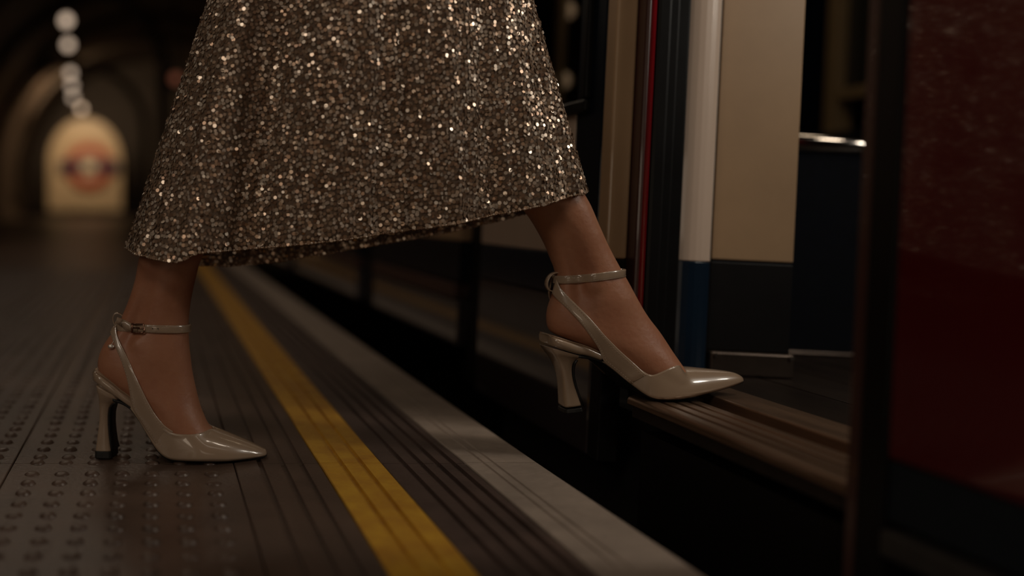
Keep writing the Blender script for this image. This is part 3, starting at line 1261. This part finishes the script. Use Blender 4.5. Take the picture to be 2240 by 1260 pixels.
T_REAR = dict(foot=(120, 1165), yaw=.27, taper=9, zmin=.0048, slope=0, xref=0, p=2.3,
              x0=268, x1=1012, close=738, tipx=6,
              bottom=[(40, 745), (100, 795), (160, 836), (220, 858), (268, 890), (320, 962), (370, 1048), (410, 1112), (450, 1152), (500, 1170), (600, 1176), (750, 1178), (900, 1174), (1000, 1162), (1030, 1155)],
              top=[(260, 874), (275, 868), (300, 862), (325, 866), (350, 880), (400, 942), (450, 1000), (500, 1024), (560, 1032), (620, 1034), (680, 1028), (720, 1018), (740, 1008)],
              virtual=[(260, 300), (300, 400), (400, 600), (500, 760), (600, 890), (680, 975), (738, 1002), (800, 1026), (850, 1045), (900, 1066), (950, 1088), (985, 1105), (1005, 1117), (1012, 1126)],
              width=[(260, .027), (320, .0265), (370, .028), (410, .031), (450, .0345), (500, .038), (600, .0415), (680, .041), (760, .037), (840, .031), (900, .0245), (950, .0190), (985, .0138), (1005, .0098), (1014, .0050)],
              bed_top=[(50, 700), (62, 690), (100, 708), (160, 752), (220, 800), (280, 840)],
              bed_bot=[(50, 735), (62, 748), (100, 778), (160, 820), (220, 862), (280, 905)],
              bed_w=[(54, .004), (57, .011), (63, .017), (75, .022), (100, .0262), (160, .028), (220, .0275), (285, .026)],
              sole0=168, sole_t=.0030,
              heel=[(768, 62, 190, .0245, 60), (800, 68, 196, .0240, 45), (835, 77, 190, .0210, 22), (862, 83, 166, .0175, 8), (890, 86, 149, .0150, 3), (930, 88, 143, .0135, 0), (980, 85, 143, .0130, 0), (1040, 77, 147, .0135, 0), (1090, 70, 153, .0142, 0), (1128, 64, 160, .0150, 0)],
              cap=[(1128.5, 62, 162, .0155, 0), (1168, 60, 164, .0158, 0)],
              breast=[(1128, 160, .0145), (1090, 153, .0137), (1040, 147.5, .0130), (980, 143.5, .0125), (930, 143.5, .0130), (890, 149, .0145), (868, 163, .0165), (858, 185, .019)],
              sling_front=[(500, 1021), (450, 986), (400, 922), (350, 832), (322, 772), (300, 727), (282, 690), (268, 650), (250, 610), (228, 565), (205, 520), (193, 490), (184, 455), (190, 430)],
              sling_back=[(440, 1128), (400, 1085), (350, 1002), (305, 932), (274, 888), (271, 860), (266, 830), (258, 778), (246, 720), (230, 670), (209, 610), (186, 560), (162, 500), (156, 470)],
              sling_off=(.036, .012),
              ank_back=(196, 438), ank_front=(588, 446), ank_near=(400, 452), ank_w=.0098,
              loop=(205, 410), loop_r=(.0065, .0105), loop_a=.5)
T_FRONT = dict(foot=(280, 1175), yaw=0, taper=1.5, zmin=.0, slope=0, xref=0, p=2.3,
               x0=409, x1=1128, close=818, tipx=6,
               bottom=[(138, 815), (200, 852), (280, 882), (350, 893), (405, 912), (450, 944), (500, 984), (560, 1034), (620, 1080), (670, 1099), (760, 1100), (850, 1089), (950, 1066), (1050, 1038), (1100, 1022), (1140, 1008)],
               top=[(398, 896), (412, 894), (450, 888), (500, 892), (560, 930), (600, 956), (640, 984), (690, 968), (740, 947), (790, 930), (820, 925)],
               virtual=[(398, 420), (450, 480), (520, 570), (600, 670), (680, 760), (740, 840), (780, 890), (818, 922), (860, 938), (930, 946), (1000, 954), (1060, 962), (1100, 970), (1120, 980), (1130, 992)],
               width=[(398, .0265), (450, .027), (500, .029), (560, .033), (620, .038), (680, .041), (760, .040), (840, .035), (920, .0285), (1000, .021), (1060, .0160), (1100, .0115), (1120, .0085), (1130, .0045)],
               bed_top=[(138, 782), (150, 780), (200, 794), (290, 822), (350, 840), (412, 868)],
               bed_bot=[(138, 815), (150, 826), (200, 850), (290, 880), (350, 892), (412, 914)],
               bed_w=[(140, .004), (143, .011), (150, .017), (163, .022), (190, .0262), (250, .028), (320, .0275), (415, .026)],
               sole0=285, sole_t=.0026,
               heel=[(845, 156, 330, .0245, 46), (870, 170, 318, .0235, 26), (895, 184, 294, .0200, 8), (920, 196, 274, .0170, 3), (950, 206, 267, .0150, 0), (990, 215, 268, .0137, -2), (1040, 222, 279, .0135, -4), (1090, 226, 296, .0140, -8), (1150, 231, 316, .0150, -14)],
               cap=[(1161, 231, 318, .0155, -14), (1182, 232, 325, .0158, -14)],
               breast=[(1140, 316, .0145), (1085, 296, .0137), (1038, 279.5, .0130), (990, 268.5, .0130), (950, 267.5, .0145), (925, 273, .0165), (905, 285, .019)],
               sling_front=[(640, 982), (600, 943), (560, 906), (500, 853), (460, 812), (420, 772), (390, 735), (350, 690), (310, 650), (270, 610), (235, 575), (205, 545), (190, 515), (183, 490)],
               sling_back=[(558, 1026), (520, 996), (470, 952), (430, 924), (413, 908), (412, 880), (398, 850), (375, 812), (350, 778), (322, 738), (290, 700), (225, 632), (180, 592), (160, 565)],
               sling_off=(.036, .010),
               ank_back=(176, 494), ank_front=(522, 458), ank_near=(350, 478), ank_w=.0100,
               loop=(166, 505), loop_r=(.0078, .0115), loop_a=-.45)
make_shoe('beige patent slingback heel with a buckled ankle strap standing on the tactile tiles', C1, d_rear, T_REAR, True)
make_shoe('beige patent slingback heel with its toe on the train door sill', C2, d_front, T_FRONT, False)

# ------------------------------------------------------------------ the sequin skirt
near = [(275, 540, 1.20), (290, 550, 1.165), (320, 560, 1.145), (355, 567, 1.133), (388, 571, 1.128), (412, 566, 1.124), (436, 552, 1.122), (480, 548, 1.124), (560, 541, 1.13),
        (650, 533, 1.122), (760, 521, 1.118), (880, 503, 1.120), (1000, 485, 1.125), (1100, 465, 1.132), (1170, 448, 1.142), (1225, 434, 1.155), (1266, 425, 1.160), (1282, 419, 1.182), (1284, 416, 1.205)]
farr = [(1284, 416, 1.205), (1278, 420, 1.232), (1258, 430, 1.252), (1200, 450, 1.275), (1100, 479, 1.30), (950, 512, 1.315), (820, 534, 1.32), (700, 555, 1.32), (600, 571, 1.32), (520, 578, 1.315), (450, 579, 1.31), (400, 572, 1.30),
        (340, 562, 1.28), (295, 550, 1.245), (275, 540, 1.20)]


def curve3(tab, n):
    pts = np.array([list(P(*t)) for t in tab])
    sm = np.stack([catmull(range(len(pts)), pts[:, i], 10) for i in range(3)], 1)
    return sm, None


NU = 720
sn = np.array(curve3(near, 0)[0])
sf = np.array(curve3(farr, 0)[0])


def arc_resample(a, n):
    d = np.r_[0, np.cumsum(np.linalg.norm(np.diff(a, axis=0), axis=1))]
    t = np.linspace(0, d[-1], n, endpoint=False)
    return np.stack([np.interp(t, d, a[:, i]) for i in range(3)], 1)


hem = np.r_[arc_resample(sn, NU // 2), arc_resample(sf, NU // 2)]
uu = np.arange(NU) / NU
ang = np.pi + 2 * np.pi * uu          # u=0 left, .25 near, .5 right, .75 far
waist = np.stack([.271 + .080 * np.cos(ang), 1.205 + .115 * np.sin(ang), np.full(NU, .95)], 1)


def fold_disp(u, v):
    """outward push of the cloth, in metres"""
    def g(c, w):
        d = np.minimum(np.abs(u - c), 1 - np.abs(u - c))
        return np.exp(-(d / w) ** 2)
    k = (1 - v) ** .6
    f = .0105 * g(.088, .022) - .0150 * g(.137, .026) + .0060 * g(.205, .040) - .006 * g(.262, .02) + .008 * g(.318, .030) - .0060 * g(.365, .016) + .0075 * g(.410, .022) - .004 * g(.452, .012)
    f += .0045 * np.sin(2 * np.pi * (u * 23 + .8 * v)) * (u > .52) * (u < .98)
    f += .0012 * np.sin(2 * np.pi * (u * 37 + 1.3 * v)) + .0009 * np.sin(2 * np.pi * (u * 61 - 2 * v + .2 * np.sin(14 * v)))
    return f * k * np.clip(np.minimum(np.abs(u), np.minimum(np.abs(u - .5), np.abs(u - 1))) / .035, .0, 1)


def surf(u, v):
    """points of the skirt; u around, v from hem to waist"""
    x = (u % 1.0) * NU
    i0 = np.floor(x).astype(int) % NU
    i1 = (i0 + 1) % NU
    f = (x - np.floor(x))[:, None]
    h = hem[i0] * (1 - f) + hem[i1] * f
    w = waist[i0] * (1 - f) + waist[i1] * f
    vv = v[:, None]
    p = h * (1 - vv) + w * vv
    # a little flare at the middle height
    a = np.pi + 2 * np.pi * u
    bulge = (.022 * np.sin(np.pi * np.clip(v, 0, 1)) ** 1.0) * np.abs(np.sin(a)) * (np.sin(a) < 0)
    fo = fold_disp(u % 1.0, v) - 0 + bulge
    out = np.stack([np.cos(a) * .45, np.sin(a), np.zeros_like(a)], 1)
    out /= np.linalg.norm(out, axis=1)[:, None]
    p = p + out * fo[:, None]
    p[:, 0] -= PO.x
    p[:, 1] -= PO.y
    return p


def skirt_mesh():
    nv = 90
    U, V = np.meshgrid(uu[::2], np.linspace(0, 1, nv), indexing='ij')
    n_u = U.shape[0]
    pts = surf(U.ravel(), V.ravel())
    faces = []
    for i in range(n_u):
        j = (i + 1) % n_u
        for k in range(nv - 1):
            faces.append((i * nv + k, j * nv + k, j * nv + k + 1, i * nv + k + 1))
    me = D.meshes.new('skirt')
    me.from_pydata(pts.tolist(), [], faces)
    return me


skirt = link('skirt', skirt_mesh(), M['lining'], PER, smooth=True)
skirt['label'] = 'long champagne sequin skirt'
md = skirt.modifiers.new('thick', 'SOLIDIFY')
md.thickness = .0015
md.offset = -1


def sequins():
    # rows up the cloth, brick offset, hexagon discs tilted like fish scales
    PITCH = .0041
    us, vs = [], []
    H = .60
    nrow = int(H / PITCH)
    for r in range(nrow):
        v = (r + .2) / nrow
        ring = hem * (1 - v) + waist * v
        L_ = np.linalg.norm(np.diff(np.r_[ring, ring[:1]], axis=0), axis=1)
        c = np.r_[0, np.cumsum(L_)]
        n = int(c[-1] / PITCH)
        t = (np.arange(n) + (.5 if r % 2 else 0)) / n * c[-1]
        u = np.interp(t, c, np.r_[uu, 1.0])
        us.append(u)
        vs.append(np.full(n, v))
    u = np.concatenate(us)
    v = np.concatenate(vs)
    n = len(u)
    u = u + rng.normal(0, .00055, n)
    v = np.clip(v + rng.normal(0, .0022, n), .0005, 1)
    p = surf(u, v)
    e = 1.5e-3
    du = surf(u + e, v) - surf(u - e, v)
    dv = surf(u, np.clip(v + 3e-3, 0, 1)) - surf(u, np.clip(v - 3e-3, 0, 1))
    nn = np.cross(du, dv)
    nn /= np.linalg.norm(nn, axis=1)[:, None]
    out = np.stack([p[:, 0] - .02, p[:, 1] - .005, np.zeros(n)], 1)
    nn *= np.sign((nn * out).sum())
    # turned by chance
    t1 = du / np.linalg.norm(du, axis=1)[:, None]
    t2 = np.cross(nn, t1)
    sg = np.where(rng.random(n) < .24, .40, .15)
    nn2 = nn + t1 * (rng.normal(0, 1, n) * sg)[:, None] + t2 * (rng.normal(0, 1, n) * sg)[:, None]
    nn2 /= np.linalg.norm(nn2, axis=1)[:, None]
    a = np.cross(nn2, rng.normal(0, 1, (n, 3)))
    a /= np.linalg.norm(a, axis=1)[:, None]
    b = np.cross(nn2, a)
    R = rng.uniform(.0019, .0026, n)
    cpos = p + nn * rng.uniform(.0009, .0017, n)[:, None]
    K = 7
    th = 2 * np.pi * np.arange(K) / K
    verts = (cpos[:, None, :] + R[:, None, None] * (np.cos(th)[None, :, None] * a[:, None, :] + np.sin(th)[None, :, None] * b[:, None, :])).reshape(-1, 3)
    # the hem's turned-up band shows on the inside of the far side
    far_in = np.where((u > .50) & (v < .065))[0]
    c2 = (p - nn * rng.uniform(.0022, .0032, n)[:, None])[far_in]
    verts2 = (c2[:, None, :] + R[far_in][:, None, None] * (np.cos(th)[None, :, None] * a[far_in][:, None, :] + np.sin(th)[None, :, None] * b[far_in][:, None, :])).reshape(-1, 3)
    verts = np.r_[verts, verts2]
    n += len(far_in)
    # hem bead row: small round beads as little octahedra
    NB = 620
    ub = np.arange(NB) / NB
    pb = surf(ub, np.zeros(NB))
    pb[:, 2] -= .001
    rb = rng.uniform(.0014, .0024, NB)
    o8 = np.array([(1, 0, 0), (-1, 0, 0), (0, 1, 0), (0, -1, 0), (0, 0, 1), (0, 0, -1)], float)
    rot = rng.normal(0, .3, (NB, 1, 3))
    vb = (pb[:, None, :] + rb[:, None, None] * (o8[None] + rot * .3)).reshape(-1, 3)
    f8 = np.array([(0, 2, 4), (2, 1, 4), (1, 3, 4), (3, 0, 4), (2, 0, 5), (1, 2, 5), (3, 1, 5), (0, 3, 5)])
    nb0 = len(verts)
    allv = np.r_[verts, vb]
    me = D.meshes.new('sequins')
    me.vertices.add(len(allv))
    me.vertices.foreach_set('co', allv.ravel().astype(np.float32))
    loops1 = np.arange(nb0)
    loops2 = (f8[None] + (np.arange(NB) * 6)[:, None, None] + nb0).reshape(-1)
    loops = np.r_[loops1, loops2]
    starts = np.r_[np.arange(n) * K, nb0 + np.arange(NB * 8) * 3]
    me.loops.add(len(loops))
    me.loops.foreach_set('vertex_index', loops.astype(np.int32))
    me.polygons.add(len(starts))
    me.polygons.foreach_set('loop_start', starts.astype(np.int32))
    me.update(calc_edges=True)
    return me


sq = link('sequins', sequins(), M['sequin'], skirt)
sq['kind'] = 'stuff'
